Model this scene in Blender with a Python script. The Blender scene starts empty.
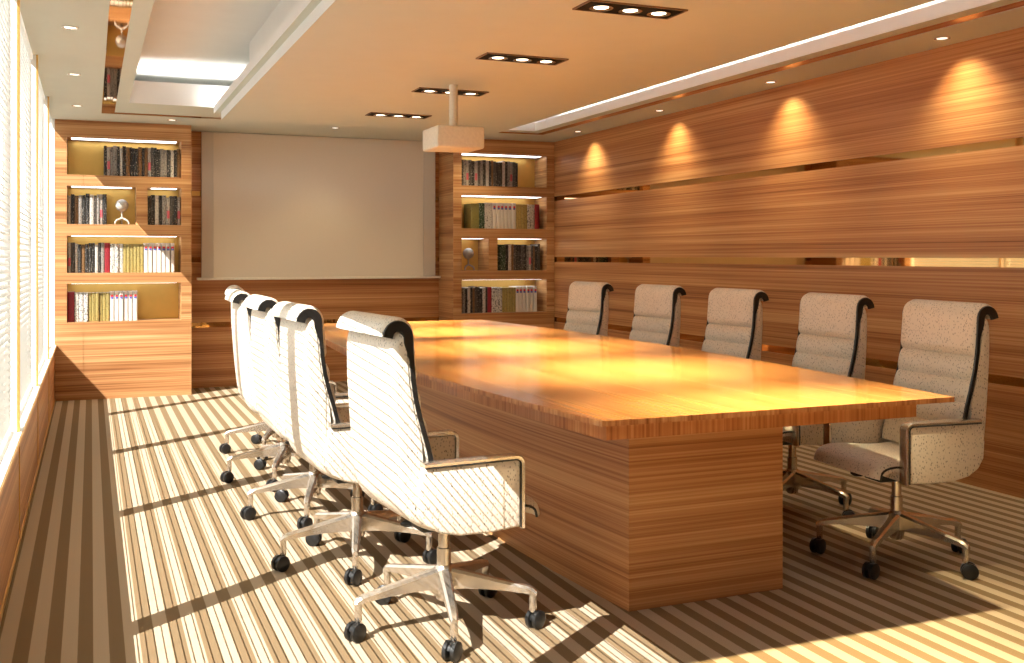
import bpy, bmesh, math, random
from mathutils import Vector, Matrix

random.seed(7)
S = bpy.context.scene
COL = S.collection
PI = math.pi

# room extents (metres): x from the window wall to the panelled wall, y away from the viewer
XL, XR, YB, YF, ZC = -0.29, 4.44, -2.6, 10.10, 2.43
YCAB = 9.64
SUN = Vector((1.0, 0.733, -1.19))

# ------------------------------------------------------------------ node helpers
def new_mat(name):
    m = bpy.data.materials.new(name)
    m.use_nodes = True
    nt = m.node_tree
    return m, nt, nt.nodes['Principled BSDF']

def N(nt, kind, **kw):
    n = nt.nodes.new(kind)
    for k, v in kw.items():
        setattr(n, k, v)
    return n

def ramp(nt, stops, interp='LINEAR'):
    r = N(nt, 'ShaderNodeValToRGB')
    cr = r.color_ramp
    cr.interpolation = interp
    while len(cr.elements) < len(stops):
        cr.elements.new(0.5)
    for e, (p, c) in zip(cr.elements, stops):
        e.position = p
        e.color = (c[0], c[1], c[2], 1)
    return r

def plain(name, col, rough=0.5, metal=0.0, spec=0.5, bump=0.0, bscale=200, coat=0.0, var=0.05):
    m, nt, b = new_mat(name)
    b.inputs['Roughness'].default_value = rough
    b.inputs['Metallic'].default_value = metal
    b.inputs['Specular IOR Level'].default_value = spec
    b.inputs['Coat Weight'].default_value = coat
    tc = N(nt, 'ShaderNodeTexCoord')
    no = N(nt, 'ShaderNodeTexNoise')
    no.inputs['Scale'].default_value = bscale
    no.inputs['Detail'].default_value = 2
    nt.links.new(tc.outputs['Object'], no.inputs['Vector'])
    lo = tuple(c * (1 - var) for c in col)
    hi = tuple(min(1, c * (1 + var)) for c in col)
    r = ramp(nt, [(0.3, lo), (0.7, hi)])
    nt.links.new(no.outputs['Fac'], r.inputs['Fac'])
    nt.links.new(r.outputs['Color'], b.inputs['Base Color'])
    if bump:
        bp = N(nt, 'ShaderNodeBump')
        bp.inputs['Strength'].default_value = bump
        bp.inputs['Distance'].default_value = 0.002
        nt.links.new(no.outputs['Fac'], bp.inputs['Height'])
        nt.links.new(bp.outputs['Normal'], b.inputs['Normal'])
    return m

def wood(name, axis, stops, rough=0.4, spec=0.4, coarse=17.0, fine=125.0, along=0.22, coat=0.0, mixf=0.47, seed=0.0, flat=None):
    """straight-grained veneer with its grain along one axis"""
    m, nt, b = new_mat(name)
    tc = N(nt, 'ShaderNodeTexCoord')
    def noise(cross, al, det, off):
        mp = N(nt, 'ShaderNodeMapping')
        sc = [cross] * 3
        sc[axis] = al
        if flat is not None: sc[flat] = 0.3
        mp.inputs['Scale'].default_value = sc
        mp.inputs['Location'].default_value = (off, off * 1.7, off * 0.6)
        nt.links.new(tc.outputs['Object'], mp.inputs['Vector'])
        n = N(nt, 'ShaderNodeTexNoise')
        n.inputs['Scale'].default_value = 1.0
        n.inputs['Detail'].default_value = det
        n.inputs['Roughness'].default_value = 0.6
        nt.links.new(mp.outputs['Vector'], n.inputs['Vector'])
        return n
    a = noise(coarse, along, 4, 3.1 + seed)
    c = noise(fine, along * 1.1, 3, 11.7 + seed)
    mx = N(nt, 'ShaderNodeMix', data_type='FLOAT')
    mx.inputs[0].default_value = mixf
    nt.links.new(a.outputs['Fac'], mx.inputs[2])
    nt.links.new(c.outputs['Fac'], mx.inputs[3])
    r = ramp(nt, stops)
    nt.links.new(mx.outputs[0], r.inputs['Fac'])
    nt.links.new(r.outputs['Color'], b.inputs['Base Color'])
    b.inputs['Roughness'].default_value = rough
    b.inputs['Specular IOR Level'].default_value = spec
    b.inputs['Coat Weight'].default_value = coat
    b.inputs['Coat Roughness'].default_value = 0.12
    bp = N(nt, 'ShaderNodeBump')
    bp.inputs['Strength'].default_value = 0.08
    bp.inputs['Distance'].default_value = 0.001
    nt.links.new(c.outputs['Fac'], bp.inputs['Height'])
    nt.links.new(bp.outputs['Normal'], b.inputs['Normal'])
    return m

WST = [(0.34, (0.18, 0.056, 0.016)), (0.44, (0.36, 0.142, 0.048)), (0.53, (0.48, 0.225, 0.085)), (0.65, (0.62, 0.350, 0.155))]
TST = [(0.34, (0.36, 0.115, 0.025)), (0.45, (0.50, 0.195, 0.048)), (0.55, (0.58, 0.255, 0.070)), (0.66, (0.66, 0.33, 0.105))]
EST = [(0.36, (0.24, 0.075, 0.022)), (0.46, (0.42, 0.165, 0.055)), (0.54, (0.50, 0.22, 0.080)), (0.64, (0.60, 0.31, 0.130))]
M = {}
M['wood_x'] = wood('veneer_grain_across', 0, WST)
M['wood_y'] = wood('veneer_grain_lengthwise', 1, WST)
M['table_y'] = wood('polished_table_veneer', 1, TST, rough=0.22, spec=0.5, coat=0.35, fine=90, coarse=12)
M['edge_z'] = wood('table_edge_veneer', 2, EST, rough=0.35, coarse=16, fine=80, mixf=0.55)
M['case_x'] = wood('bookcase_veneer', 0, [(p, (c[0], c[1] * 1.12, c[2] * 1.22)) for p, c in WST], seed=2.0, along=0.35)
M['case_y'] = wood('bookcase_veneer_sides', 1, [(p, (c[0], c[1] * 1.12, c[2] * 1.22)) for p, c in WST], seed=2.0, along=0.35)
M['base_x'] = wood('pedestal_veneer_across', 0, WST, seed=5.0, flat=1)
M['base_y'] = wood('pedestal_veneer_lengthwise', 1, WST, seed=5.0, flat=0)
M['ceiling'] = plain('ceiling_paint', (0.62, 0.645, 0.575), 0.8, spec=0.2, bscale=6, var=0.012)
M['white_paint'] = plain('white_ceiling_paint', (0.86, 0.85, 0.83), 0.8, spec=0.2, bscale=6, var=0.012)
M['mirror'] = plain('bronze_mirror', (0.62, 0.36, 0.14), 0.03, metal=1.0, bscale=3)
M['gold_trim'] = plain('brushed_gold_trim', (0.70, 0.42, 0.12), 0.35, metal=0.6, bscale=30)
M['gold_back'] = plain('gold_back_panel', (0.70, 0.45, 0.125), 0.30, metal=0.75, bscale=8)
M['screen'] = plain('projection_cloth', (0.72, 0.64, 0.53), 0.75, spec=0.2, bscale=400)
M['screen_edge'] = plain('screen_border_cloth', (0.62, 0.57, 0.49), 0.7, spec=0.2, bscale=300)
M['ledge'] = plain('screen_ledge_enamel', (0.80, 0.74, 0.63), 0.4, bscale=50)
M['metal'] = plain('satin_aluminium', (0.66, 0.60, 0.52), 0.26, metal=0.9, bscale=60)
M['black'] = plain('black_edge_leather', (0.012, 0.011, 0.010), 0.35, bscale=300)
M['black_plastic'] = plain('black_plastic', (0.010, 0.010, 0.010), 0.4, bscale=100)
M['projector'] = plain('ivory_plastic', (0.82, 0.77, 0.64), 0.45, bscale=60)
M['lens'] = plain('dark_lens_glass', (0.02, 0.02, 0.03), 0.08, bscale=10)
M['dark_box'] = plain('black_fitting_enamel', (0.006, 0.005, 0.004), 0.7, spec=0.1, bscale=60)
M['bronze_rim'] = plain('bronze_fitting_rim', (0.20, 0.13, 0.085), 0.4, metal=0.4, bscale=60)
M['chrome'] = plain('polished_chrome', (0.80, 0.74, 0.66), 0.12, metal=1.0, bscale=20)
M['pages'] = plain('paper_page_block', (0.78, 0.72, 0.60), 0.8, bscale=400)
M['stone'] = plain('mottled_stone', (0.42, 0.385, 0.34), 0.5, bscale=60, bump=0.4)

def emitter(name, col, strength):
    m, nt, b = new_mat(name)
    b.inputs['Base Color'].default_value = (0.8, 0.8, 0.8, 1)
    b.inputs['Emission Color'].default_value = (*col, 1)
    b.inputs['Emission Strength'].default_value = strength
    return m
M['led'] = emitter('cool_led_tube', (0.95, 0.97, 1.0), 4.0)
M['bulb'] = emitter('warm_lamp_face', (1.0, 0.86, 0.62), 6.0)
M['bulb_small'] = emitter('small_lamp_face', (1.0, 0.93, 0.80), 1.6)

def leather(name):
    m, nt, b = new_mat(name)
    tc = N(nt, 'ShaderNodeTexCoord')
    mp = N(nt, 'ShaderNodeMapping')
    mp.inputs['Scale'].default_value = (125, 125, 78)
    nt.links.new(tc.outputs['Object'], mp.inputs['Vector'])
    v = N(nt, 'ShaderNodeTexVoronoi')
    v.inputs['Scale'].default_value = 1.0
    nt.links.new(mp.outputs['Vector'], v.inputs['Vector'])
    r = ramp(nt, [(0.16, (0.13, 0.10, 0.07)), (0.37, (0.74, 0.66, 0.55))])
    nt.links.new(v.outputs['Distance'], r.inputs['Fac'])
    n2 = N(nt, 'ShaderNodeTexNoise')
    n2.inputs['Scale'].default_value = 55
    nt.links.new(tc.outputs['Object'], n2.inputs['Vector'])
    r2 = ramp(nt, [(0.42, (0.55, 0.55, 0.55)), (0.66, (0, 0, 0))])
    nt.links.new(n2.outputs['Fac'], r2.inputs['Fac'])
    mx = N(nt, 'ShaderNodeMix', data_type='RGBA')
    nt.links.new(r2.outputs['Color'], mx.inputs[0])
    nt.links.new(r.outputs['Color'], mx.inputs[6])
    mx.inputs[7].default_value = (0.74, 0.66, 0.55, 1)
    nt.links.new(mx.outputs[2], b.inputs['Base Color'])
    b.inputs['Roughness'].default_value = 0.38
    b.inputs['Specular IOR Level'].default_value = 0.45
    bp = N(nt, 'ShaderNodeBump')
    bp.inputs['Strength'].default_value = 0.35
    bp.inputs['Distance'].default_value = 0.0015
    nt.links.new(v.outputs['Distance'], bp.inputs['Height'])
    nt.links.new(bp.outputs['Normal'], b.inputs['Normal'])
    return m
M['leather'] = leather('dimpled_cream_leather')

def carpet():
    m, nt, b = new_mat('striped_carpet')
    tc = N(nt, 'ShaderNodeTexCoord')
    sx = N(nt, 'ShaderNodeSeparateXYZ')
    nt.links.new(tc.outputs['Object'], sx.inputs[0])
    nz = N(nt, 'ShaderNodeTexNoise')
    nz.inputs['Scale'].default_value = 140
    nt.links.new(tc.outputs['Object'], nz.inputs['Vector'])
    jit = N(nt, 'ShaderNodeMath', operation='MULTIPLY_ADD')
    nt.links.new(nz.outputs['Fac'], jit.inputs[0])
    jit.inputs[1].default_value = 0.004
    nt.links.new(sx.outputs['X'], jit.inputs[2])
    d = N(nt, 'ShaderNodeMath', operation='MULTIPLY_ADD')
    nt.links.new(jit.outputs[0], d.inputs[0])
    P = 0.0933
    d.inputs[1].default_value = 1 / P
    d.inputs[2].default_value = 0.75 - (0.1707 + 0.002) / P + 20
    f = N(nt, 'ShaderNodeMath', operation='FRACT')
    nt.links.new(d.outputs[0], f.inputs[0])
    r = ramp(nt, [(0.0, (0.42, 0.330, 0.230)), (0.485, (0.42, 0.330, 0.230)), (0.515, (0.20, 0.136, 0.074)), (0.985, (0.20, 0.136, 0.074)), (1.0, (0.42, 0.330, 0.230))])
    nt.links.new(f.outputs[0], r.inputs['Fac'])
    n2 = N(nt, 'ShaderNodeTexNoise')
    n2.inputs['Scale'].default_value = 420
    n2.inputs['Detail'].default_value = 2
    nt.links.new(tc.outputs['Object'], n2.inputs['Vector'])
    r2 = ramp(nt, [(0.3, (0.86, 0.86, 0.86)), (0.7, (1.08, 1.08, 1.08))])
    nt.links.new(n2.outputs['Fac'], r2.inputs['Fac'])
    mu = N(nt, 'ShaderNodeMix', data_type='RGBA', blend_type='MULTIPLY')
    mu.inputs[0].default_value = 1
    nt.links.new(r.outputs['Color'], mu.inputs[6])
    nt.links.new(r2.outputs['Color'], mu.inputs[7])
    nt.links.new(mu.outputs[2], b.inputs['Base Color'])
    b.inputs['Roughness'].default_value = 0.95
    b.inputs['Specular IOR Level'].default_value = 0.08
    bp = N(nt, 'ShaderNodeBump')
    bp.inputs['Strength'].default_value = 0.3
    bp.inputs['Distance'].default_value = 0.003
    nt.links.new(n2.outputs['Fac'], bp.inputs['Height'])
    nt.links.new(bp.outputs['Normal'], b.inputs['Normal'])
    return m
M['carpet'] = carpet()

def slat_mat():
    m, nt, b = new_mat('white_blind_slat')
    b.inputs['Base Color'].default_value = (0.86, 0.85, 0.82, 1)
    b.inputs['Roughness'].default_value = 0.6
    tr = N(nt, 'ShaderNodeBsdfTranslucent')
    tr.inputs['Color'].default_value = (0.92, 0.91, 0.88, 1)
    mx = N(nt, 'ShaderNodeMixShader')
    mx.inputs[0].default_value = 0.55
    nt.links.new(b.outputs[0], mx.inputs[1])
    nt.links.new(tr.outputs[0], mx.inputs[2])
    nt.links.new(mx.outputs[0], nt.nodes['Material Output'].inputs['Surface'])
    return m
M['slat'] = slat_mat()

def glass_mat():
    m, nt, b = new_mat('clear_window_glass')
    tr = N(nt, 'ShaderNodeBsdfTransparent')
    gl = N(nt, 'ShaderNodeBsdfGlossy')
    gl.inputs['Roughness'].default_value = 0.02
    mx = N(nt, 'ShaderNodeMixShader')
    mx.inputs[0].default_value = 0.05
    nt.links.new(tr.outputs[0], mx.inputs[1])
    nt.links.new(gl.outputs[0], mx.inputs[2])
    nt.links.new(mx.outputs[0], nt.nodes['Material Output'].inputs['Surface'])
    return m
M['glass'] = glass_mat()

# ------------------------------------------------------------------ book covers
def book_mat(name, base, text, dens=0.56, bands=None, rough=0.5):
    """a spine colour with small print running up it; bands = [(z0, z1, colour)] across the spine"""
    m, nt, b = new_mat(name)
    tc = N(nt, 'ShaderNodeTexCoord')
    oi = N(nt, 'ShaderNodeObjectInfo')
    mp = N(nt, 'ShaderNodeMapping')
    mp.inputs['Scale'].default_value = (150, 5, 85)
    nt.links.new(tc.outputs['Object'], mp.inputs['Vector'])
    ad = N(nt, 'ShaderNodeVectorMath', operation='SCALE')
    ad.inputs[0].default_value = (37, 19, 53)
    nt.links.new(oi.outputs['Random'], ad.inputs['Scale'])
    a2 = N(nt, 'ShaderNodeVectorMath', operation='ADD')
    nt.links.new(mp.outputs['Vector'], a2.inputs[0])
    nt.links.new(ad.outputs['Vector'], a2.inputs[1])
    n = N(nt, 'ShaderNodeTexNoise')
    n.inputs['Scale'].default_value = 1.0
    n.inputs['Detail'].default_value = 1
    nt.links.new(a2.outputs['Vector'], n.inputs['Vector'])
    r = ramp(nt, [(dens, base), (dens + 0.05, text)])
    nt.links.new(n.outputs['Fac'], r.inputs['Fac'])
    out = r.outputs['Color']
    if bands:
        sx = N(nt, 'ShaderNodeSeparateXYZ')
        nt.links.new(tc.outputs['Object'], sx.inputs[0])
        for z0, z1, c in bands:
            g = N(nt, 'ShaderNodeMath', operation='COMPARE')
            g.inputs[1].default_value = (z0 + z1) / 2
            g.inputs[2].default_value = (z1 - z0) / 2
            nt.links.new(sx.outputs['Z'], g.inputs[0])
            gx = N(nt, 'ShaderNodeMath', operation='COMPARE')
            gx.inputs[1].default_value = 0.0
            gx.inputs[2].default_value = 0.0115
            nt.links.new(sx.outputs['X'], gx.inputs[0])
            gm = N(nt, 'ShaderNodeMath', operation='MULTIPLY')
            nt.links.new(g.outputs[0], gm.inputs[0])
            nt.links.new(gx.outputs[0], gm.inputs[1])
            mx = N(nt, 'ShaderNodeMix', data_type='RGBA')
            nt.links.new(gm.outputs[0], mx.inputs[0])
            nt.links.new(out, mx.inputs[6])
            mx.inputs[7].default_value = (*c, 1)
            out = mx.outputs[2]
    nt.links.new(out, b.inputs['Base Color'])
    b.inputs['Roughness'].default_value = rough
    return m
BOOKS = {
    'black': ('black', book_mat('spine_black', (0.015, 0.013, 0.012), (0.34, 0.31, 0.27), 0.62)),
    'charcoal': ('charcoal', book_mat('spine_charcoal', (0.06, 0.052, 0.045), (0.34, 0.31, 0.27), 0.63)),
    'grey': ('grey', book_mat('spine_grey', (0.26, 0.235, 0.21), (0.05, 0.045, 0.04), 0.58)),
    'pale': ('pale grey', book_mat('spine_pale', (0.52, 0.48, 0.43), (0.12, 0.10, 0.09), 0.60)),
    'pink': ('grey and pink', book_mat('spine_grey_pink', (0.36, 0.32, 0.28), (0.12, 0.11, 0.10), 0.60, [(0.06, 0.13, (0.55, 0.10, 0.13))])),
    'brown': ('brown', book_mat('spine_brown', (0.20, 0.10, 0.035), (0.05, 0.03, 0.01), 0.58)),
    'red': ('dark red', book_mat('spine_dark_red', (0.26, 0.012, 0.022), (0.16, 0.01, 0.015), 0.60)),
    'print': ('white printed', book_mat('spine_white_print', (0.62, 0.59, 0.53), (0.10, 0.10, 0.10), 0.54)),
    'gold': ('gold', book_mat('spine_gold', (0.34, 0.265, 0.085), (0.13, 0.09, 0.03), 0.60)),
    'band': ('white red-banded', book_mat('spine_white_band', (0.66, 0.61, 0.55), (0.55, 0.5, 0.45), 0.66, [(0.214, 0.232, (0.62, 0.03, 0.03)), (0.196, 0.214, (0.06, 0.10, 0.34))])),
    'olive': ('olive', book_mat('spine_olive', (0.20, 0.18, 0.05), (0.14, 0.12, 0.03), 0.62)),
    'green': ('dark green', book_mat('spine_green', (0.018, 0.045, 0.020), (0.35, 0.36, 0.30), 0.60)),
}

# ------------------------------------------------------------------ mesh helpers
def box(bm, x0, x1, y0, y1, z0, z1, mi=0):
    v = [bm.verts.new(p) for p in ((x0, y0, z0), (x1, y0, z0), (x1, y1, z0), (x0, y1, z0), (x0, y0, z1), (x1, y0, z1), (x1, y1, z1), (x0, y1, z1))]
    fs = []
    for q in ((3, 2, 1, 0), (4, 5, 6, 7), (0, 1, 5, 4), (1, 2, 6, 5), (2, 3, 7, 6), (3, 0, 4, 7)):
        f = bm.faces.new([v[i] for i in q])
        f.material_index = mi
        fs.append(f)
    return v, fs

def bbox(x0, x1, y0, y1, z0, z1, bev=0.0, seg=2):
    bm = bmesh.new()
    box(bm, x0, x1, y0, y1, z0, z1)
    bm.normal_update()
    if bev:
        bmesh.ops.bevel(bm, geom=list(bm.edges), offset=bev, segments=seg, affect='EDGES', profile=0.5)
    return bm

def lathe(bm, prof, n=20, c=(0, 0, 0), mi=0):
    """revolve (radius, z) pairs about z; ends closed"""
    rings = []
    for r, z in prof:
        rings.append([bm.verts.new((c[0] + r * math.cos(2 * PI * k / n), c[1] + r * math.sin(2 * PI * k / n), c[2] + z)) for k in range(n)])
    for a, b in zip(rings, rings[1:]):
        for k in range(n):
            f = bm.faces.new((a[k], a[(k + 1) % n], b[(k + 1) % n], b[k]))
            f.material_index = mi
    bm.faces.new(list(reversed(rings[0]))).material_index = mi
    bm.faces.new(rings[-1]).material_index = mi

def tube(bm, pts, rad, n=8, mi=0):
    pts = [Vector(p) for p in pts]
    rads = rad if isinstance(rad, (list, tuple)) else [rad] * len(pts)
    rings = []
    up = None
    for i, p in enumerate(pts):
        d = (pts[min(i + 1, len(pts) - 1)] - pts[max(i - 1, 0)]).normalized()
        if up is None:
            up = d.orthogonal().normalized()
        up = (up - d * up.dot(d)).normalized()
        s = d.cross(up)
        rings.append([bm.verts.new(p + (up * math.cos(2 * PI * k / n) + s * math.sin(2 * PI * k / n)) * rads[i]) for k in range(n)])
    for a, b in zip(rings, rings[1:]):
        for k in range(n):
            bm.faces.new((a[k], a[(k + 1) % n], b[(k + 1) % n], b[k])).material_index = mi
    bm.faces.new(list(reversed(rings[0]))).material_index = mi
    bm.faces.new(rings[-1]).material_index = mi

def prism(bm, poly, z0, z1, mt=0, ms=0):
    """polygon in x,y raised from z0 to z1"""
    lo = [bm.verts.new((x, y, z0)) for x, y in poly]
    hi = [bm.verts.new((x, y, z1)) for x, y in poly]
    bm.faces.new(list(reversed(lo))).material_index = mt
    bm.faces.new(hi).material_index = mt
    n = len(poly)
    for k in range(n):
        f = bm.faces.new((lo[k], lo[(k + 1) % n], hi[(k + 1) % n], hi[k]))
        f.material_index = ms(k) if callable(ms) else ms

def slab_xz(bm, poly, y0, y1):
    """polygon in x,z pulled from y0 to y1"""
    a = [bm.verts.new((x, y0, z)) for x, z in poly]
    b = [bm.verts.new((x, y1, z)) for x, z in poly]
    bm.faces.new(a)
    bm.faces.new(list(reversed(b)))
    n = len(poly)
    for k in range(n):
        bm.faces.new((a[(k + 1) % n], a[k], b[k], b[(k + 1) % n]))

def obj(name, bm, mats, parent=None, smooth=None, off=None):
    bmesh.ops.recalc_face_normals(bm, faces=list(bm.faces))
    me = bpy.data.meshes.new(name)
    if off is not None:
        bmesh.ops.translate(bm, verts=list(bm.verts), vec=-Vector(off))
    bm.to_mesh(me)
    bm.free()
    for m in (mats if isinstance(mats, (list, tuple)) else [mats]):
        me.materials.append(m)
    if smooth is not None:
        for p in me.polygons:
            p.use_smooth = True
        me.set_sharp_from_angle(angle=math.radians(smooth))
    o = bpy.data.objects.new(name, me)
    COL.objects.link(o)
    if parent is not None:
        o.parent = parent
    return o

def tag(o, label=None, cat=None, group=None, kind=None):
    if label: o['label'] = label
    if cat: o['category'] = cat
    if group: o['group'] = group
    if kind: o['kind'] = kind
    return o

def thing(name, loc, label, cat, group=None, rz=0.0):
    o = bpy.data.objects.new(name, None)
    o.empty_display_size = 0.1
    COL.objects.link(o)
    o.location = loc
    o.rotation_euler = (0, 0, rz)
    return tag(o, label, cat, group)

def dup(root, loc, rz=0.0, label=None, group=None):
    r = root.copy()
    COL.objects.link(r)
    r.location = loc
    r.rotation_euler = (0, 0, rz)
    if label: r['label'] = label
    if group: r['group'] = group
    for ch in list(root.children):
        c = ch.copy()
        COL.objects.link(c)
        c.parent = r
        for g in list(ch.children):
            d = g.copy()
            COL.objects.link(d)
            d.parent = c
    return r

def struct(name, bm, mats, label, cat, smooth=None):
    o = obj(name, bm, mats, None, smooth)
    return tag(o, label, cat, None, 'structure')

ORD = ['first', 'second', 'third', 'fourth', 'fifth', 'sixth', 'seventh', 'eighth', 'ninth', 'tenth', 'eleventh', 'twelfth',
       'thirteenth', 'fourteenth', 'fifteenth', 'sixteenth', 'seventeenth', 'eighteenth', 'nineteenth', 'twentieth',
       'twenty-first', 'twenty-second', 'twenty-third', 'twenty-fourth', 'twenty-fifth', 'twenty-sixth', 'twenty-seventh', 'twenty-eighth']

# ================================================================== SETTING
bm = bmesh.new(); box(bm, XL - 0.2, XR + 0.2, YB - 0.2, YF + 0.2, -0.08, 0.0)
struct('floor', bm, M['carpet'], 'carpet floor with brown and tan lengthwise stripes', 'floor')

# --- panelled walls: veneer boards with bronze mirror strips between them
GAPS = [(0.57, 0.62), (1.19, 1.24), (1.82, 1.865)]
LEV = [0.0] + [z for g in GAPS for z in g] + [ZC + 0.02]
bm = bmesh.new()
for k in range(0, len(LEV), 2):
    box(bm, XR, XR + 0.03, YB, YF, LEV[k], LEV[k + 1])
box(bm, XR + 0.03, XR + 0.12, YB, YF, 0, 2.9)
wr = struct('wall_right', bm, M['wood_y'], 'long wall of horizontal wood boards behind the far chair row', 'wall')
for z0, z1 in GAPS:
    b2 = bbox(XR + 0.012, XR + 0.03, YB, YF, z0, z1)
    tag(obj('mirror_strip', b2, M['mirror'], wr), 'bronze mirror strip set between two wood boards')
bm = bmesh.new()
for k in range(0, len(LEV), 2):
    box(bm, XL, XR + 0.03, YF, YF + 0.03, LEV[k], LEV[k + 1])
box(bm, XL, XR + 0.12, YF + 0.03, YF + 0.12, 0, 2.9)
wf = struct('wall_far', bm, M['wood_x'], 'end wall of horizontal wood boards behind the projection screen', 'wall')
for z0, z1 in GAPS:
    b2 = bbox(XL, XR, YF + 0.012, YF + 0.03, z0, z1)
    tag(obj('mirror_strip', b2, M['mirror'], wf), 'bronze mirror strip set between two wood boards')
bm = bmesh.new(); box(bm, XL - 0.1, XR + 0.12, YB - 0.1, YB, 0, 2.9)
struct('wall_near', bm, M['wood_x'], 'plain wood wall closing the near end of the room', 'wall')

# --- window wall
ZS = 0.484
XO = -0.352                    # outer plane of the window wall
MUL = [8.33, 6.63, 4.95, 3.30, 1.64, -0.03]
bm = bmesh.new()
box(bm, XO, XL, YB, YF, 0.0, ZS - 0.02)
box(bm, XO, XL, YB, MUL[-1] - 0.04, ZS - 0.02, ZC + 0.05)
wl = struct('wall_left', bm, M['wood_y'], 'low wood-panelled wall under the row of windows', 'wall')
tag(obj('end_jamb', bbox(XO, XL, YCAB + 0.02, YF, ZS - 0.02, ZC + 0.05), M['white_paint'], wl), 'white end jamb beside the bookcase')
for y in MUL:
    tag(obj('panel_seam', bbox(XL, XL + 0.004, y - 0.012, y + 0.012, 0.02, ZS - 0.02), M['gold_trim'], wl), 'gold seam between wood panels')
bm = bbox(XO - 0.01, XL + 0.012, MUL[-1] - 0.04, YCAB, ZS - 0.02, ZS, 0.003)
struct('trim_1', bm, M['white_paint'], 'white window sill with a gold edge along the row of windows', 'sill')
tag(obj('edge_strip', bbox(XL + 0.0125, XL + 0.016, MUL[-1] - 0.04, YCAB, ZS - 0.022, ZS - 0.004), M['gold_trim'], bpy.data.objects['trim_1']), 'gold edge strip')
bm = bbox(XL, XL + 0.006, YB, YCAB, 0, 0.022)
struct('baseboard_left', bm, M['gold_trim'], 'thin gold strip along the foot of the window wall', 'baseboard')
for i, y in enumerate(MUL):
    y1 = (MUL[i - 1] - 0.045) if i else YCAB
    bm = bmesh.new()
    box(bm, -0.298, XL + 0.003, y - 0.013, y + 0.013, ZS, ZC)
    w = struct('window_%d' % (i + 1), bm, M['gold_trim'], 'tall window bay with a gold mullion, %s from the bookcase' % ORD[i], 'window')
    b2 = bmesh.new(); box(b2, -0.412, XO, y - 0.034, y + 0.034, ZS, ZC); box(b2, XO, -0.298, y - 0.012, y + 0.012, ZS, ZC)
    tag(obj('outer_post', b2, M['white_paint'], w), 'white outer post')
    tag(obj('glass_pane', bbox(XO + 0.001, XO + 0.005, y + 0.045, y1, ZS, ZC), M['glass'], w), 'clear glass pane')
    if y > -1:
        by0, by1 = y + 0.018, y1 + 0.027 if i else y1 - 0.005
        lab = ['white venetian blind in the short window bay beside the bookcase', 'white venetian blind in the second window bay from the bookcase',
               'white venetian blind in the third window bay from the bookcase', 'white venetian blind in the window bay at the left edge of the photo',
               'white venetian blind beside the closest chairs, past the left picture edge', 'white venetian blind of the bay beside the viewer'][i]
        bl = thing('venetian_blind', (-0.330, (by0 + by1) / 2, ZC), lab, 'blind', 'venetian blinds in the window bays')
        L = (by1 - by0) / 2
        bm = bmesh.new()
        pitch = 0.0315
        a = math.atan2(1.19, 1.0)
        ca, sa = math.cos(a), math.sin(a)
        w2, t2 = 0.0105, 0.0017
        k = 0
        z = -0.045
        while z > -(ZC - ZS) + 0.035:
            pts = []
            for s, t in ((-w2, -t2), (w2, -t2), (w2, t2), (-w2, t2)):
                pts.append((s * ca + t * sa, z - s * sa + t * ca))
            slab_xz(bm, pts, -L, L)
            z -= pitch
        obj('slats', bm, M['slat'], bl)
        obj('head_rail', bbox(-0.016, 0.016, -L, L, -0.028, -0.001, 0.003), M['slat'], bl)
        obj('bottom_rail', bbox(-0.011, 0.011, -L, L, -(ZC - ZS) + 0.004, -(ZC - ZS) + 0.018, 0.003), M['slat'], bl)
        for yy in (-L * 0.7, L * 0.7):
            b2 = bmesh.new(); tube(b2, [(0.0, yy, -0.03), (0.0, yy, -(ZC - ZS) + 0.018)], 0.0012, 6)
            obj('ladder_cord', b2, M['slat'], bl)

# --- ceiling: perimeter soffit, recess, stepped central slab
YN = -2.2
ZT = 2.72
bm = bmesh.new()
H = ZC + 0.03
box(bm, XO, 0.08, YB, YF, ZC, H)                 # along the windows
box(bm, 3.98 + 0.10, XR, YB, YF, ZC, H)          # along the panelled wall
box(bm, 0.08, 4.08, 9.14, YF, ZC, H)             # far end
box(bm, 0.08, 4.08, YB, YN - 0.1, ZC, H)         # near end
# rim inside the mirror strip
box(bm, 0.18, 0.27, YN, 9.02, ZC, H)
box(bm, 3.885, 3.98, YN, 9.02, ZC, H)
box(bm, 0.27, 2.1, 8.42, 9.02, ZC, H)
box(bm, 2.1, 3.885, 8.88, 9.02, ZC, H)
box(bm, 0.27, 3.885, YN, YN + 0.3, ZC, H)
ce = struct('ceiling', bm, M['ceiling'], 'beige perimeter ceiling around the recessed tray', 'ceiling')
bm = bmesh.new()
# recess walls and lid, lips in front of the light coves
box(bm, 0.04, 4.14, YN - 0.3, 9.16, ZT, ZT + 0.05)
box(bm, 0.02, 0.04, YN - 0.3, 9.16, ZC + 0.03, ZT)
box(bm, 4.12, 4.14, YN - 0.3, 9.16, ZC + 0.03, ZT)
box(bm, 0.02, 4.14, 9.16, 9.18, ZC + 0.03, ZT)
box(bm, 0.02, 4.14, YN - 0.32, YN - 0.3, ZC + 0.03, ZT)
box(bm, 0.25, 0.271, YN, 8.419, ZC + 0.001, 2.60)
box(bm, 0.25, 2.1, 8.419, 8.44, ZC + 0.001, 2.605)
box(bm, 3.884, 3.90, YN, 8.879, ZC + 0.001, 2.505)
box(bm, 2.1, 3.90, 8.879, 8.895, ZC + 0.001, 2.52)
box(bm, 2.1, 2.12, 8.44, 8.88, ZC + 0.001, 2.60)
tag(obj('recess', bm, M['white_paint'], ce), 'white recessed tray with hidden cove light')
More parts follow.
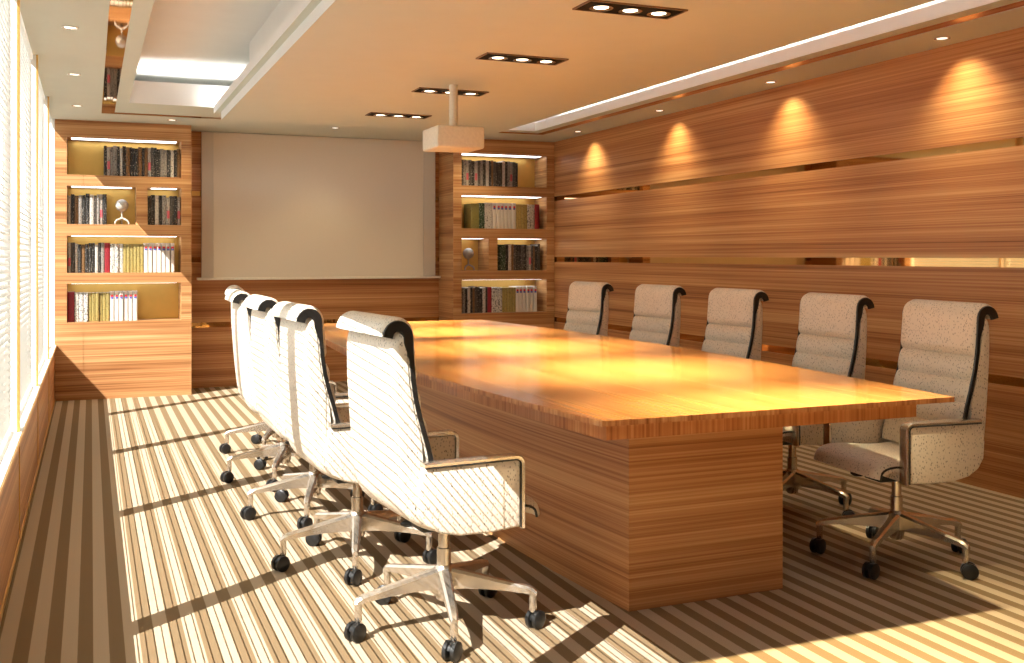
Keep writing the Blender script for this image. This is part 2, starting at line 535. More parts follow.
for x0, x1, y0, y1 in ((0.08, 0.18, YN - 0.1, 9.14), (3.98, 4.08, YN - 0.1, 9.14), (0.18, 3.98, 9.02, 9.14), (0.18, 3.98, YN - 0.1, YN)):
    tag(obj('mirror_strip', bbox(x0, x1, y0, y1, ZC + 0.0015, ZC + 0.03), M['mirror'], ce), 'bronze mirror strip let into the ceiling')
bm = bmesh.new()
box(bm, 1.01, 3.15, YN + 0.3, 7.22, 2.435, ZT)
tag(obj('slab_core', bm, M['white_paint'], ce))
bm = bbox(0.896, 3.18, YN + 0.2, 8.36, 2.372, 2.435)
for f in bm.faces:
    if abs(f.normal.z) < 0.5: f.material_index = 1  # white sides put the window light on the step into its colour
struct('trim_2', bm, [M['ceiling'], M['white_paint']], 'upper step of the hanging ceiling slab over the table', 'ceiling slab')
bm = bbox(0.938, 3.24, YN + 0.2, 8.24, 2.31, 2.372)
for f in bm.faces:
    if abs(f.normal.z) < 0.5: f.material_index = 1  # paler side colour stands in for daylight on the slab edge
struct('trim_3', bm, [M['ceiling'], M['white_paint']], 'broad lower face of the hanging ceiling slab over the table', 'ceiling slab')

# ================================================================== LIGHTS
def lamp(kind, name, loc, energy, col, aim=None, **kw):
    l = bpy.data.lights.new(name, kind)
    l.energy = energy
    l.color = col
    for k, v in kw.items():
        setattr(l, k, v)
    o = bpy.data.objects.new(name, l)
    COL.objects.link(o)
    o.location = loc
    if aim is not None:
        o.rotation_euler = Vector(aim).to_track_quat('-Z', 'Y').to_euler()
    return o
WARM = (1.0, 0.83, 0.50)
E_SUN, E_TABLE, E_WALL, E_SIDE, E_SKY = 16.5, 330.0, 42.0, 9.0, 2.1
lamp('SUN', 'sun_light', (-6, -3, 7), E_SUN, (1.0, 0.98, 0.93), SUN, angle=math.radians(0.03))
# added unseen fill to whiten the far lip, then the hidden cove tubes
lamp('AREA', 'lip_fill_light', (1.6, 8.30, 2.455), 9, (1, 0.98, 0.95), (0, 1, 0.35), shape='RECTANGLE', size=1.4, size_y=0.03)
lamp('AREA', 'cove_tube_far', (1.1, 8.60, 2.56), 26, (1, 0.98, 0.95), (0, -0.55, 1), shape='RECTANGLE', size=1.7, size_y=0.04)
lamp('AREA', 'cove_tube_side', (3.97, 3.3, 2.485), 60, (1, 0.98, 0.95), (0, 0, 1), shape='RECTANGLE', size=0.04, size_y=11.0)

W = bpy.data.worlds.new('daylight')
S.world = W
W.use_nodes = True
bgn = W.node_tree.nodes['Background']
bgn.inputs['Color'].default_value = (0.98, 1.0, 0.95, 1)
bgn.inputs['Strength'].default_value = E_SKY
for i, y in enumerate(MUL):
    y1 = MUL[i - 1] if i else YCAB
    p = lamp('AREA', 'window_portal', (XO - 0.02, (y + y1) / 2, (ZS + ZC) / 2), 1, (1, 1, 1), (1, 0, 0), shape='RECTANGLE', size=1.95, size_y=(y1 - y))
    p.data.cycles.is_portal = True
    p.rotation_euler = (PI / 2, 0, -PI / 2)
    p.data.size, p.data.size_y = (y1 - y), 1.95

# ================================================================== RECESSED DOWNLIGHTS
def make_downlight(loc, label):
    t = thing('recessed_downlight', loc, label, 'downlight', 'small round downlights in the perimeter ceiling')
    bm = bmesh.new()
    n = 20
    prof = [(0.029, 0.0), (0.036, -0.005), (0.041, -0.004), (0.041, 0.0)]
    rings = [[bm.verts.new((r * math.cos(2 * PI * k / n), r * math.sin(2 * PI * k / n), z)) for k in range(n)] for r, z in prof]
    for a, b in zip(rings, rings[1:]):
        for k in range(n):
            bm.faces.new((a[k], a[(k + 1) % n], b[(k + 1) % n], b[k]))
    obj('trim_ring', bm, M['chrome'], t, 40)
    bm = bmesh.new(); lathe(bm, [(0.028, -0.0035), (0.028, -0.001)], 20)
    obj('lamp_face', bm, M['bulb_small'], t)
    return t
DLY = [8.72, 7.22, 5.75, 4.24, 2.75, 1.26]
dl0 = None
def put_downlight(x, y, label):
    global dl0
    if dl0 is None:
        dl0 = make_downlight((x, y, ZC), label)
    else:
        dup(dl0, (x, y, ZC), 0, label)
for i, y in enumerate(DLY):
    if i < 5:
        put_downlight(4.26, y, 'round downlight above the panelled wall, %s from the far bookcase' % ORD[i])
    lamp('SPOT', 'wall_washer_beam', (4.26, y, ZC - 0.012), E_WALL, WARM, (0.28, 0, -1), spot_size=math.radians(108), spot_blend=1.0, shadow_soft_size=0.03)
for i, y in enumerate(DLY):
    if i < 4:
        put_downlight(-0.10, y, 'round downlight above the windows, %s from the bookcase' % ORD[i])
    lamp('SPOT', 'side_beam', (-0.10, y, ZC - 0.012), E_SIDE, WARM, (0, 0, -1), spot_size=math.radians(90), spot_blend=0.7, shadow_soft_size=0.02)
for x, lab in ((0.65, 'round downlight in front of the window-side bookcase'), (2.075, 'round downlight above the middle of the projection screen'),
               (3.5, 'round downlight in front of the bookcase by the panelled wall')):
    put_downlight(x, 9.32, lab)
    lamp('SPOT', 'end_wall_beam', (x, 9.32, ZC - 0.012), E_SIDE * 2.5, WARM, (0, 0.15, -1), spot_size=math.radians(105), spot_blend=0.8, shadow_soft_size=0.03)

# triple fittings under the slab
def make_triple(loc, label):
    t = thing('triple_downlight', loc, label, 'downlight', 'triple downlights over the table')
    bm = bmesh.new()
    X, Y = 0.235, 0.085
    box(bm, -X, X, -Y, -Y + 0.008, -0.007, 0)
    box(bm, -X, X, Y - 0.008, Y, -0.007, 0)
    box(bm, -X, -X + 0.008, -Y + 0.008, Y - 0.008, -0.007, 0)
    box(bm, X - 0.008, X, -Y + 0.008, Y - 0.008, -0.007, 0)
    obj('rim', bm, M['bronze_rim'], t)
    obj('backing_plate', bbox(-X + 0.008, X - 0.008, -Y + 0.008, Y - 0.008, -0.004, 0), M['dark_box'], t)
    for x in (-0.14, 0, 0.14):
        bm = bmesh.new()
        n = 24
        prof = [(0.030, -0.005), (0.044, -0.011), (0.052, -0.011), (0.052, -0.004)]
        rings = [[bm.verts.new((x + r * math.cos(2 * PI * k / n), r * math.sin(2 * PI * k / n), z)) for k in range(n)] for r, z in prof]
        for a, b in zip(rings, rings[1:]):
            for k in range(n):
                bm.faces.new((a[k], a[(k + 1) % n], b[(k + 1) % n], b[k]))
        ri = obj('reflector', bm, M['chrome'], t, 40)
        bm = bmesh.new(); lathe(bm, [(0.032, -0.0075), (0.028, -0.0055)], 20, (x, 0, 0))
        obj('lamp_face', bm, M['bulb'], ri)
    return t
tr0 = None
for i, y in enumerate((7.45, 6.25, 5.06, 3.87, 2.68, 1.49)):
    if i < 4:
        lab = 'black triple downlight under the ceiling slab, %s from the screen' % ORD[i]
        if tr0 is None: tr0 = make_triple((2.14, y, 2.31), lab)
        else: dup(tr0, (2.14, y, 2.31), 0, lab)
    for dx in (-0.14, 0, 0.14):
        lamp('SPOT', 'table_beam', (2.14 + dx, y, 2.29), E_TABLE, WARM, (dx * 0.5, 0, -1), spot_size=math.radians(55), spot_blend=1.0, shadow_soft_size=0.03)

# ================================================================== CONFERENCE TABLE
TX, TY = 2.076, 5.02
tb = thing('conference_table', (TX, TY, 0), 'long boat-shaped glossy wooden conference table on a solid pedestal', 'table')
def boat(hx, hy, k, n=28):
    """half width hx at the middle, sides bowed by k*y*y"""
    p = []
    for i in range(n + 1):
        y = -hy + 2 * hy * i / n
        p.append((hx - k * y * y, y))
    for i in range(n + 1):
        y = hy - 2 * hy * i / n
        p.append((-(hx - k * y * y), y))
    return p
def boat_sides(n):
    return lambda k: 1 if (k % (n + 1)) == n else 2
bm = bmesh.new(); prism(bm, boat(0.832, 2.33, 0.0275), 0.746, 0.763, 0, 1)
obj('tabletop', bm, [M['table_y'], M['edge_z']], tb)
bm = bmesh.new(); prism(bm, boat(0.750, 2.225, 0.0275), 0.684, 0.746, 0, 0)
obj('apron', bm, [M['edge_z']], tb)
n = 28
bm = bmesh.new(); prism(bm, boat(0.430, 1.848, 0.0300), 0.0, 0.684, 0, lambda k: 0 if (k % (n + 1)) == n else 1)
obj('pedestal', bm, [M['base_x'], M['base_y']], tb)

# ================================================================== CHAIRS
def back_path():
    """x,z points up the middle of the backrest and over its rolled top, local to the chair (facing +x)"""
    pts = [(-0.105, 0.455), (-0.122, 0.52), (-0.143, 0.59), (-0.160, 0.66), (-0.181, 0.73), (-0.198, 0.80), (-0.207, 0.86), (-0.212, 0.92), (-0.215, 0.965), (-0.216, 0.992)]
    cx, cz, r = -0.255, 1.000, 0.039
    for k in range(1, 15):
        a = math.radians(k * 180 / 14)
        pts.append((cx + r * math.cos(a), cz + r * math.sin(a) * 1.05))
    # resample evenly
    out = []
    P = [Vector((x, 0, z)) for x, z in pts]
    L = [0]
    for a, b in zip(P, P[1:]): L.append(L[-1] + (b - a).length)
    m = 84
    j = 0
    for i in range(m + 1):
        s = L[-1] * i / m
        while j < len(L) - 2 and L[j + 1] < s: j += 1
        f = (s - L[j]) / (L[j + 1] - L[j])
        out.append(P[j].lerp(P[j + 1], min(1, f)))
    # smooth a little
    for _ in range(3):
        out = [out[0]] + [(out[i - 1] + out[i] * 2 + out[i + 1]) / 4 for i in range(1, len(out) - 1)] + [out[-1]]
    return out, L[-1]
BP, BL = back_path()
def nrm2(P, i):
    d = (P[min(i + 1, len(P) - 1)] - P[max(i - 1, 0)]).normalized()
    return Vector((d.z, 0, -d.x))            # to the front for an upward path

def swept(path, front, rear, hw, ny=14, edge=0.03):
    """a pad along path: front(i, e), rear(i, e) give offsets along the normal; e = 0..1 towards the side edges"""
    bm = bmesh.new()
    ys = [-hw + 2 * hw * j / ny for j in range(ny + 1)]
    # crowd columns at the edges
    ys = [hw * math.sin(PI / 2 * (2 * j / ny - 1)) for j in range(ny + 1)]
    F, R = [], []
    for i, p in enumerate(path):
        nn = nrm2(path, i)
        fr, rr = [], []
        for y in ys:
            e = max(0.0, (abs(y) - (hw - edge)) / edge)
            e = 1 - math.sqrt(max(0, 1 - e * e))
            fr.append(bm.verts.new(p + nn * front(i, e) + Vector((0, y, 0))))
            rr.append(bm.verts.new(p + nn * rear(i, e) + Vector((0, y, 0))))
        F.append(fr); R.append(rr)
    for i in range(len(path) - 1):
        for j in range(ny):
            bm.faces.new((F[i][j], F[i][j + 1], F[i + 1][j + 1], F[i + 1][j]))
            bm.faces.new((R[i][j + 1], R[i][j], R[i + 1][j], R[i + 1][j + 1]))
        bm.faces.new((F[i][0], F[i + 1][0], R[i + 1][0], R[i][0]))
        bm.faces.new((F[i + 1][ny], F[i][ny], R[i][ny], R[i + 1][ny]))
    for i in (0, len(path) - 1):
        for j in range(ny):
            bm.faces.new((F[i][j], R[i][j], R[i][j + 1], F[i][j + 1]))
    return bm

SEAMS = [0.44, 0.575, 0.665, 0.755, 0.845]
def channel(i):
    z = BP[i].z
    past = BP[i].x < -0.225 and z > 0.96
    if past or z >= SEAMS[-1]:
        # one long top pad from the last seam to the end of the roll
        i0 = next(k for k, p in enumerate(BP) if p.z >= SEAMS[-1])
        u = (i - i0) / (len(BP) - 1 - i0)
        return min(1, math.sqrt(max(0, u) / 0.10)) * (1 - 0.25 * u)
    for a, b in zip(SEAMS, SEAMS[1:]):
        if a <= z < b:
            u = (z - a) / (b - a)
            return max(0, math.sin(PI * u)) ** 0.45
    return 0.5

def make_chair(loc, rz, label, group):
    t = thing('office_chair', loc, label, 'chair', group, rz)
    HW = 0.226
    # front pad with its cross channels, rolling over the top
    bm = swept(BP, lambda i, e: 0.002 + 0.025 * channel(i) * (1 - 0.8 * e), lambda i, e: -0.012 + 0.004 * e, HW)
    obj('back_cushion', bm, M['leather'], t, 60)
    # black edging down both sides and round the roll
    for s in (-1, 1):
        bm = bmesh.new()
        rings = []
        for i, p in enumerate(BP):
            nn = nrm2(BP, i)
            fo, ro = 0.012, -0.005 - 0.019 * min(1, max(0, (i / len(BP) - 0.70) / 0.08))
            y0, y1 = s * (HW - 0.003), s * (HW + 0.0045)
            rings.append([bm.verts.new(p + nn * fo + Vector((0, y0, 0))), bm.verts.new(p + nn * fo * 0.85 + Vector((0, y1, 0))),
                          bm.verts.new(p + nn * ro * 0.85 + Vector((0, y1, 0))), bm.verts.new(p + nn * ro + Vector((0, y0, 0)))])
        for a, b in zip(rings, rings[1:]):
            for k in range(4):
                bm.faces.new((a[k], a[(k + 1) % 4], b[(k + 1) % 4], b[k]))
        bm.faces.new(rings[0]); bm.faces.new(list(reversed(rings[-1])))
        tag(obj('edge_trim', bm, M['black'], t, 50), 'black leather edging')
    # outer shell: from under the seat, round the bottom and up behind the pad
    sp = [(0.14, 0.372), (0.06, 0.366), (-0.03, 0.366), (-0.11, 0.374), (-0.175, 0.395), (-0.218, 0.430), (-0.240, 0.475), (-0.250, 0.53), (-0.256, 0.59), (-0.261, 0.65),
          (-0.266, 0.72), (-0.271, 0.79), (-0.274, 0.86), (-0.275, 0.92), (-0.274, 0.960), (-0.270, 0.984), (-0.262, 1.002), (-0.250, 1.014)]
    P = [Vector((x, 0, z)) for x, z in sp]
    Q = []
    for a, b in zip(P, P[1:]):
        Q += [a, a.lerp(b, 0.5)]
    Q.append(P[-1])
    for _ in range(2):
        Q = [Q[0]] + [(Q[i - 1] + Q[i] * 2 + Q[i + 1]) / 4 for i in range(1, len(Q) - 1)] + [Q[-1]]
    def thick(i):
        z = Q[i].z
        if i < 9 or z < 0.46: return 0.030
        xf = next((BP[k].x for k in range(len(BP)) if BP[k].z >= z), -0.216)
        return max(0.018, min(0.085, xf - 0.012 - Q[i].x))
    bm = swept(Q, lambda i, e: thick(i), lambda i, e: 0.020 * e, HW + 0.003, edge=0.035)
    obj('back_shell', bm, M['leather'], t, 60)
    # seat pad with a waterfall front
    st = [(-0.13, 0.452), (-0.07, 0.447), (0.0, 0.447), (0.06, 0.452), (0.12, 0.458), (0.17, 0.461), (0.21, 0.457), (0.243, 0.443), (0.262, 0.421), (0.268, 0.392)]
    P = [Vector((x, 0, z)) for x, z in reversed(st)]
    Q = []
    for a, b in zip(P, P[1:]):
        Q += [a, a.lerp(b, 0.34), a.lerp(b, 0.67)]
    Q.append(P[-1])
    for _ in range(2):
        Q = [Q[0]] + [(Q[i - 1] + Q[i] * 2 + Q[i + 1]) / 4 for i in range(1, len(Q) - 1)] + [Q[-1]]
    SW = 0.218
    nq = len(Q)
    bm = swept(Q, lambda i, e: 0.0 - 0.030 * e, lambda i, e: -0.052 + 0.004 * e + (0.026 if i < 4 else 0.0), SW, edge=0.05)
    obj('seat_cushion', bm, M['leather'], t, 60)
    for s in (-1, 1):
        pts = []
        for i in range(0, nq, 2):
            nn = nrm2(Q, i)
            pts.append(Q[i] + nn * (-0.029) + Vector((0, s * (SW - 0.001), 0)))
        bm = bmesh.new()
        tube(bm, pts[:9], 0.0045, 8)
        tag(obj('seat_trim', bm, M['black'], t, 60), 'black leather piping')
    # armrests: padded side panel in a metal frame
    for s in (-1, 1):
        poly = [(0.152, 0.376), (0.152, 0.598), (-0.185, 0.598), (-0.205, 0.52), (-0.200, 0.455), (-0.175, 0.415), (-0.13, 0.388), (-0.06, 0.372), (0.05, 0.369)]
        bm = bmesh.new()
        y0, y1 = sorted((s * 0.236, s * 0.270))
        slab_xz(bm, poly, y0, y1)
        bmesh.ops.recalc_face_normals(bm, faces=list(bm.faces))
        bmesh.ops.bevel(bm, geom=[e for e in bm.edges], offset=0.009, segments=3, affect='EDGES', profile=0.5)
        ar = obj('arm_panel', bm, M['leather'], t, 50)
        # frame: along the top, round the corner, down the front
        ctr = [(-0.185, 0.604)]
        for k in range(0, 7):
            a = math.radians(90 - 15 * k)
            ctr.append((0.136 + 0.024 * math.cos(a), 0.580 + 0.024 * math.sin(a)))
        ctr.append((0.160, 0.372))
        bm = bmesh.new()
        rings = []
        for i, (x, z) in enumerate(ctr):
            a, b = ctr[max(i - 1, 0)], ctr[min(i + 1, len(ctr) - 1)]
            d = Vector((b[0] - a[0], 0, b[1] - a[1])).normalized()
            nn = Vector((-d.z, 0, d.x))
            c = Vector((x, 0, z))
            q = []
            for o_, y in ((-0.007, y0 - 0.004), (0.003, y0 - 0.006), (0.007, y0 + 0.002), (0.007, y1 - 0.002), (0.003, y1 + 0.006), (-0.007, y1 + 0.004)):
                q.append(bm.verts.new(c + nn * o_ + Vector((0, y, 0))))
            rings.append(q)
        for a, b in zip(rings, rings[1:]):
            for k in range(6):
                bm.faces.new((a[k], a[(k + 1) % 6], b[(k + 1) % 6], b[k]))
        bm.faces.new(rings[0]); bm.faces.new(list(reversed(rings[-1])))
        tag(obj('arm_frame', bm, M['metal'], ar, 40), 'satin metal arm frame')
        bm = bmesh.new()
        ys = y1 + 0.0045 if s > 0 else y0 - 0.0045
        tube(bm, [(-0.182, ys, 0.5955)] + [(0.132 + 0.0185 * math.cos(math.radians(90 - 22.5 * k)), ys, 0.577 + 0.0185 * math.sin(math.radians(90 - 22.5 * k))) for k in range(5)] + [(0.1505, ys, 0.376)], 0.0028, 6)
        tag(obj('arm_piping', bm, M['black'], ar, 60), 'thin black piping')
    # tilt mechanism, levers, column, hub
    bm = bbox(-0.10, 0.12, -0.055, 0.055, 0.335, 0.366, 0.008)
    bmesh.ops.translate(bm, verts=list(bm.verts), vec=(0, 0, -0.002))
    obj('tilt_mechanism', bm, M['black_plastic'], t, 40)
    for px, py, qx, qy in ((-0.03, 0.03, -0.085, 0.060), (0.06, -0.04, 0.10, -0.095)):
        bm = bmesh.new()
        tube(bm, [(px, py, 0.350), ((px + qx) / 2, (py + qy) / 2, 0.347), (qx, qy, 0.340)], 0.004, 8)
        d = Vector((qx - px, qy - py, 0)).normalized()
        tube(bm, [Vector((qx, qy, 0.340)) - d * 0.012, Vector((qx, qy, 0.340)), Vector((qx, qy, 0.339)) + d * 0.03, Vector((qx, qy, 0.338)) + d * 0.045], [0.006, 0.012, 0.013, 0.005], 10)
        obj('lever', bm, M['black_plastic'], t, 60)
    bm = bmesh.new()
    lathe(bm, [(0.024, 0.17), (0.024, 0.262), (0.019, 0.264), (0.019, 0.337)], 20)
    obj('column', bm, M['metal'], t, 40)
    bm = bmesh.new()
    lathe(bm, [(0.020, 0.085), (0.026, 0.09), (0.034, 0.125), (0.040, 0.150), (0.036, 0.190), (0.027, 0.205)], 24)
    obj('hub', bm, M['metal'], t, 40)
    for k in range(5):
        a = PI + 2 * PI * k / 5
        bm = bmesh.new()
        sec = [(0.028, 0.022, 0.196, 0.128), (0.08, 0.0195, 0.186, 0.132), (0.15, 0.017, 0.172, 0.132), (0.22, 0.0155, 0.158, 0.129), (0.285, 0.0145, 0.146, 0.122), (0.305, 0.0135, 0.139, 0.118), (0.318, 0.010, 0.128, 0.114)]
        rings = []
        for r, w, zt, zb in sec:
            zm = zt - 0.008
            rings.append([bm.verts.new(v) for v in ((r, -w, zb), (r, -w, zm), (r, -w * 0.55, zt), (r, w * 0.55, zt), (r, w, zm), (r, w, zb))])
        for p, q in zip(rings, rings[1:]):
            for j in range(6):
                bm.faces.new((p[j], p[(j + 1) % 6], q[(j + 1) % 6], q[j]))
        bm.faces.new(rings[0]); bm.faces.new(list(reversed(rings[-1])))
        lathe(bm, [(0.0085, 0.058), (0.0125, 0.066), (0.0125, 0.125)], 14, (0.304, 0, 0))
        rot = Matrix.Rotation(a, 4, 'Z')
        bm.transform(rot)
        lg = obj('leg', bm, M['metal'], t, 35)
        # twin-wheel caster
        bm = bmesh.new()
        cx, r = 0.318, 0.031
        for y0, y1 in ((-0.024, -0.005), (0.005, 0.024)):
            n = 20
            rings = []
            for y, rr in ((y0, r - 0.007), (y0 + 0.004, r), (y1 - 0.003, r), (y1, r - 0.005)):
                rings.append([bm.verts.new((cx + rr * math.cos(2 * PI * k2 / n), y, r + rr * math.sin(2 * PI * k2 / n))) for k2 in range(n)])
            for p, q in zip(rings, rings[1:]):
                for j in range(n):
                    bm.faces.new((p[j], p[(j + 1) % n], q[(j + 1) % n], q[j]))
            bm.faces.new(rings[0]); bm.faces.new(list(reversed(rings[-1])))
        tube(bm, [(cx, -0.012, r), (cx, 0.012, r)], 0.010, 10)
        # hood over the wheels
        hp = [(cx + 0.024 * math.cos(math.radians(d)), r + 0.027 * math.sin(math.radians(d))) for d in range(15, 181, 15)]
        slab_xz(bm, hp, -0.0045, 0.0045)
        swiv = Matrix.Translation((0.304, 0, 0)) @ Matrix.Rotation(math.radians((25, -35, 60, -15, 40)[k]), 4, 'Z') @ Matrix.Translation((-0.304, 0, 0))
        bm.transform(rot @ swiv)
        tag(obj('caster', bm, M['black_plastic'], lg, 40), 'black twin-wheel caster')
    return t

LEFT = [(1.107, 3.300), (1.011, 4.128), (1.005, 4.970), (1.010, 5.810), (1.100, 6.660)]
GL, GR = 'chairs along the window side of the table', 'chairs along the panelled-wall side of the table'
LLAB = ['cream leather swivel chair with its whole sunlit back shown, closest on the window side', 'sunlit cream swivel chair, second from the viewer on the window side',
        'sunlit cream swivel chair, third from the viewer on the window side', 'sunlit cream swivel chair, fourth from the viewer on the window side',
        'cream swivel chair at the screen end of the window side, mostly hidden']
RLAB = ['shaded cream swivel chair with its seat and wheels in full view by the panelled wall', 'cream swivel chair, second from the viewer along the panelled wall',
        'cream swivel chair, third from the viewer along the panelled wall', 'cream swivel chair, fourth from the viewer along the panelled wall',
        'cream swivel chair closest to the bookcase along the panelled wall']
ch0 = make_chair((*LEFT[0], 0), 0.055 * (5.02 - LEFT[0][1]), LLAB[0], GL)      # square to the bowed table edge
for i in range(1, 5):
    dup(ch0, (*LEFT[i], 0), 0.055 * (5.02 - LEFT[i][1]), LLAB[i], GL)
RIGHT = [(3.070, 3.300), (3.187, 4.130), (3.203, 4.980), (3.202, 5.840), (3.125, 6.680)]
for i in range(5):
    dup(ch0, (*RIGHT[i], 0), PI - 0.055 * (5.02 - RIGHT[i][1]), RLAB[i], GR)

# ================================================================== BOOKCASES
ROWS = [(1.955, 2.280), (1.527, 1.858), (1.103, 1.426), (0.675, 1.010)]
def make_bookcase(x0, x1, n0, n1, split_row, d0, d1, label):
    cx = (x0 + x1) / 2
    off = (cx, YCAB, 0)
    t = thing('bookcase', off, label, 'bookcase', 'built-in bookcases beside the screen')
    bm = bmesh.new()
    Y1 = YF - 0.003
    box(bm, x0, n0, YCAB, Y1, 0.0, ZC - 0.002)
    box(bm, n1, x1, YCAB, Y1, 0.0, ZC - 0.002)
    lv = [ZC - 0.002] + [z for a, b in ROWS for z in (b, a)] + [0.0]
    for k in range(0, len(lv), 2):
        box(bm, n0, n1, YCAB, Y1, lv[k + 1], lv[k])
    a, b = ROWS[split_row]
    box(bm, d0, d1, YCAB, Y1, a, b)
    bm.normal_update()
    for f in bm.faces:
        if abs(f.normal.x) > 0.5: f.material_index = 1
    obj('carcass', bm, [M['case_x'], M['case_y']], t, None, off)
    for k, (a, b) in enumerate(ROWS):
        spans = [(n0, d0), (d1, n1)] if k == split_row else [(n0, n1)]
        for u, v in spans:
            tag(obj('back_panel', bbox(u, v, YCAB + 0.31, YCAB + 0.33, a, b), M['gold_back'], t, None, off), 'gold back panel of one niche')
            if b > 0:
                s = obj('light_strip', bbox(u + 0.035, v - 0.035, YCAB + 0.05, YCAB + 0.19, b - 0.0025, b - 0.0005), M['led'], t, None, off)
                tag(s, 'glowing white light strip under the niche top')
    return t
BLX = (-0.288, 0.838, -0.193, 0.750)
BRX = (3.332, XR - 0.002, 3.420, 4.350)
make_bookcase(*BLX, 1, 0.370, 0.465, 'tall wooden bookcase in sunlight between the windows and the projection screen')
make_bookcase(*BRX, 2, 3.710, 3.805, 'shaded wooden bookcase between the projection screen and the panelled wall')

BOOKMESH = {}
def make_book(key, w, h, d):
    """a bound volume standing on its foot: rounded spine towards -y, boards at the sides, page block inside"""
    bm = bmesh.new()
    c = 0.0016
    pr = []
    n = 5
    for k in range(n + 1):
        a = PI + PI * k / n
        pr.append((w / 2 * math.cos(a), 0.004 + 0.004 * math.sin(a)))
    outer = [(-w / 2, d)] + pr + [(w / 2, d)]
    inner = [(w / 2 - c, d), (w / 2 - c, 0.006), (-w / 2 + c, 0.006), (-w / 2 + c, d)]
    prism(bm, outer + inner, 0, h, 0, 0)
    z0, z1 = 0.0025, h - 0.0035
    box(bm, -w / 2 + c, w / 2 - c, 0.0062, d - 0.004, z0, z1, 1)
    return obj('book', bm, [BOOKS[key][1], M['pages']])

def fill(seq, x0, z, xend, shelf, case, group, scale=1.0, lean_last=0):
    """stand the books of seq (kind, width, height) side by side from x0"""
    tot = sum(w for _, w, _ in seq)
    gap = 0.0012
    f = (xend - x0 - gap * len(seq)) / tot
    x = x0
    for i, (k, w, h) in enumerate(seq):
        w *= f
        o = make_book(k, w - (0.004 if k == 'band' else 0.0006), h, random.uniform(0.19, 0.21))
        ins = random.uniform(0.0, 0.014) + 0.055
        o.location = (x + w / 2, YCAB + ins, z + 0.0008)
        x += w + gap
        tag(o, '%s book, %s from left on %s of the %s bookcase' % (BOOKS[k][0], ORD[i], shelf, case), 'book', group)
    return x

DARK = ['black', 'pink', 'charcoal', 'grey', 'black', 'pale', 'black', 'brown', 'charcoal', 'black', 'black', 'pale', 'black', 'grey', 'pink', 'charcoal']
def dark(nn, s=0, hmin=0.245, hmax=0.270):
    r = random.Random(100 + s)
    return [(DARK[(s + i) % len(DARK)] if r.random() < 0.8 else r.choice(DARK), r.uniform(0.018, 0.030), r.uniform(hmin, hmax)) for i in range(nn)]
BAND = lambda nn: [('band', 0.036, 0.262)] * nn
GOLD = lambda nn: [('gold', 0.027, 0.252)] * nn
PRN = lambda nn: [('print', 0.034, 0.254)] * nn
cw, cp = 'window-side', 'shaded'
# window-side bookcase
fill(dark(24, 0), 0.105, ROWS[0][0], 0.748, 'top shelf', cw, 'books on the top shelf of the window-side bookcase')
fill(dark(11, 5), -0.190, ROWS[1][0], 0.13, 'second shelf', cw, 'books on the second shelf of the window-side bookcase')
fill(dark(9, 9), 0.468, ROWS[1][0], 0.748, 'short shelf', cw, 'books in the small niche of the window-side bookcase')
fill(dark(11, 3) + [('red', 0.045, 0.262)] + PRN(3) + GOLD(6) + BAND(7), -0.190, ROWS[2][0], 0.700, 'third shelf', cw, 'books on the third shelf of the window-side bookcase')
fill([('red', 0.055, 0.262)] + PRN(3) + GOLD(6) + BAND(6), -0.190, ROWS[3][0], 0.385, 'bottom shelf', cw, 'books on the bottom shelf of the window-side bookcase')
# bookcase by the panelled wall
fill(dark(21, 12), 3.423, ROWS[0][0], 4.055, 'top shelf', cp, 'books on the top shelf of the shaded bookcase')
fill([('olive', 0.075, 0.252), ('green', 0.050, 0.258), ('pale', 0.070, 0.262)] + BAND(6) + GOLD(4) + PRN(2) + [('red', 0.045, 0.255)], 3.545, ROWS[1][0], 4.300, 'second shelf', cp, 'books on the second shelf of the shaded bookcase')
fill([('green', 0.035, 0.262)] * 3 + [('black', 0.030, 0.262), ('pale', 0.030, 0.255)] + dark(12, 7), 3.808, ROWS[2][0], 4.310, 'third shelf', cp, 'books on the third shelf of the shaded bookcase')
fill(dark(11, 2) + [('red', 0.040, 0.258)] + PRN(3) + GOLD(5) + BAND(6), 3.423, ROWS[3][0], 4.270, 'bottom shelf', cp, 'books on the bottom shelf of the shaded bookcase')

# ball sculptures
def make_sculpture(loc, label):
    t = thing('ball_sculpture', loc, label, 'sculpture', 'stone ball sculptures in the bookcases')
    bm = bmesh.new()
    bmesh.ops.create_uvsphere(bm, u_segments=24, v_segments=16, radius=0.055, matrix=Matrix.Translation((0, 0, 0.172)))
    for v in bm.verts:
        v.co += (v.co - Vector((0, 0, 0.172))).normalized() * random.uniform(-0.0012, 0.0012)
    obj('ball', bm, M['stone'], t, 60)
    bm = bmesh.new(); lathe(bm, [(0.010, 0.052), (0.008, 0.08), (0.008, 0.105), (0.014, 0.119)], 14)
    obj('stem', bm, M['stone'], t, 50)
    for a in (200, 340, 90):
        c, s = math.cos(math.radians(a)), math.sin(math.radians(a))
        bm = bmesh.new()
        tube(bm, [(0, 0, 0.060), (0.022 * c, 0.022 * s, 0.050), (0.045 * c, 0.045 * s, 0.040), (0.058 * c, 0.058 * s, 0.026), (0.062 * c, 0.062 * s, 0.006)], [0.010, 0.009, 0.009, 0.008, 0.007], 10)
        obj('leg', bm, M['stone'], t, 60)
    return t
sc = make_sculpture((0.255, YCAB + 0.12, ROWS[1][0] + 0.0008), 'stone ball on three legs in the sunlit window-side bookcase')
dup(sc, (3.535, YCAB + 0.12, ROWS[2][0] + 0.0008), 0.3, 'stone ball on three legs in the shaded bookcase')

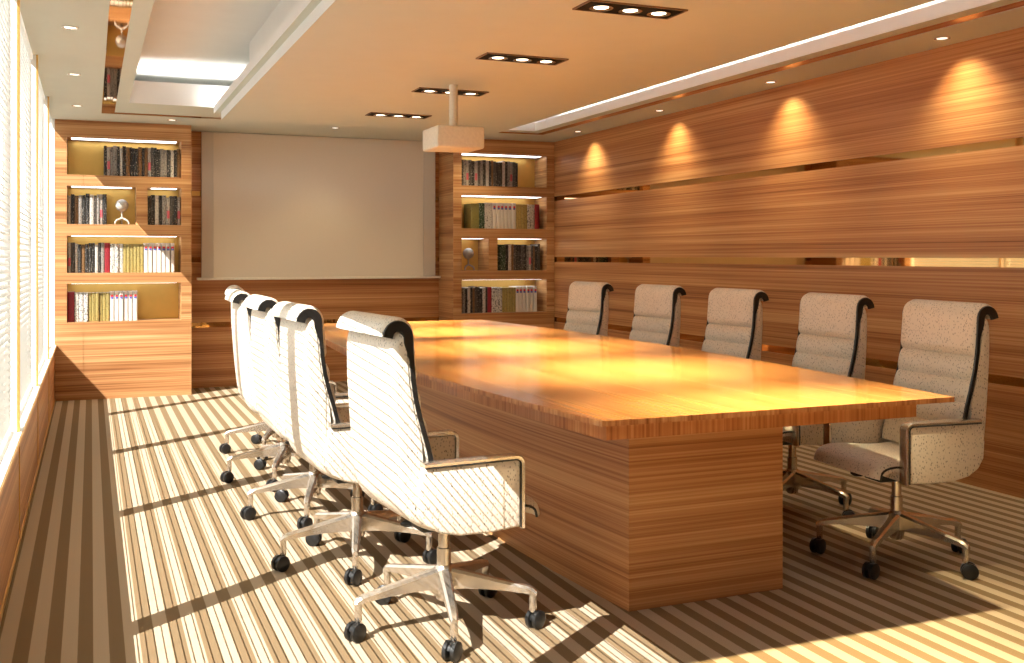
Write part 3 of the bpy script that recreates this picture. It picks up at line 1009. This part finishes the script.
# ================================================================== PROJECTION SCREEN
sy = YF - 0.045
ps = thing('projection_screen', (2.122, sy, 1.03), 'large beige projection screen filling the end wall between the bookcases', 'screen')
o_ = (2.122, sy, 1.03)
obj('screen_surface', bbox(1.075, 3.150, sy + 0.002, sy + 0.02, 1.045, 2.425), M['screen'], ps, None, o_)
for a, b in ((0.965, 1.075), (3.150, 3.280)):
    obj('side_border', bbox(a, b, sy - 0.004, sy + 0.02, 1.045, 2.425, 0.002), M['screen_edge'], ps, None, o_)
obj('wall_mount', bbox(0.970, 3.275, sy + 0.02, YF - 0.001, 1.040, 2.425), M['screen_edge'], ps, None, o_)
obj('ledge', bbox(0.925, 3.325, sy - 0.04, YF - 0.001, 1.022, 1.045, 0.003), M['ledge'], ps, None, o_)

# ================================================================== PROJECTOR
pj = thing('ceiling_projector', (2.075, 6.0, 2.31), 'ivory box projector hanging on a pole from the ceiling slab', 'projector')
bm = bmesh.new(); lathe(bm, [(0.026, -0.285), (0.026, -0.001)], 20)
obj('pole', bm, M['projector'], pj, 40)
pb = obj('projector_body', bbox(-0.155, 0.150, -0.150, 0.150, -0.405, -0.272, 0.012, 3), M['projector'], pj, 40)
bm = bmesh.new()
lathe(bm, [(0.034, 0.0), (0.034, 0.012), (0.026, 0.013), (0.020, 0.007)], 20)
bm.transform(Matrix.Translation((0.02, 0.148, -0.34)) @ Matrix.Rotation(-PI / 2, 4, 'X'))
obj('lens', bm, M['lens'], pb, 40)

# ================================================================== CAMERA AND RENDER LOOK
cam = bpy.data.cameras.new('camera')
cam.lens = 36.0
cam.sensor_width = 36.0
cam.shift_y = -75.5 / 1024
cam.clip_start = 0.02
co = bpy.data.objects.new('camera', cam)
COL.objects.link(co)
co.location = (0, 0, 1.25)
co.rotation_euler = (PI / 2, 0, -math.radians(22.35))
S.camera = co
S.view_settings.view_transform = 'Standard'
S.view_settings.look = 'None'
S.view_settings.gamma = 1.0
S.view_settings.use_curve_mapping = False
S.view_settings.exposure = 0.0
S.cycles.use_denoising = True
S.cycles.max_bounces = 8
S.cycles.diffuse_bounces = 5
S.cycles.glossy_bounces = 4
S.cycles.transparent_max_bounces = 12
S.cycles.caustics_reflective = False
S.cycles.caustics_refractive = False
S.cycles.sample_clamp_indirect = 6.0
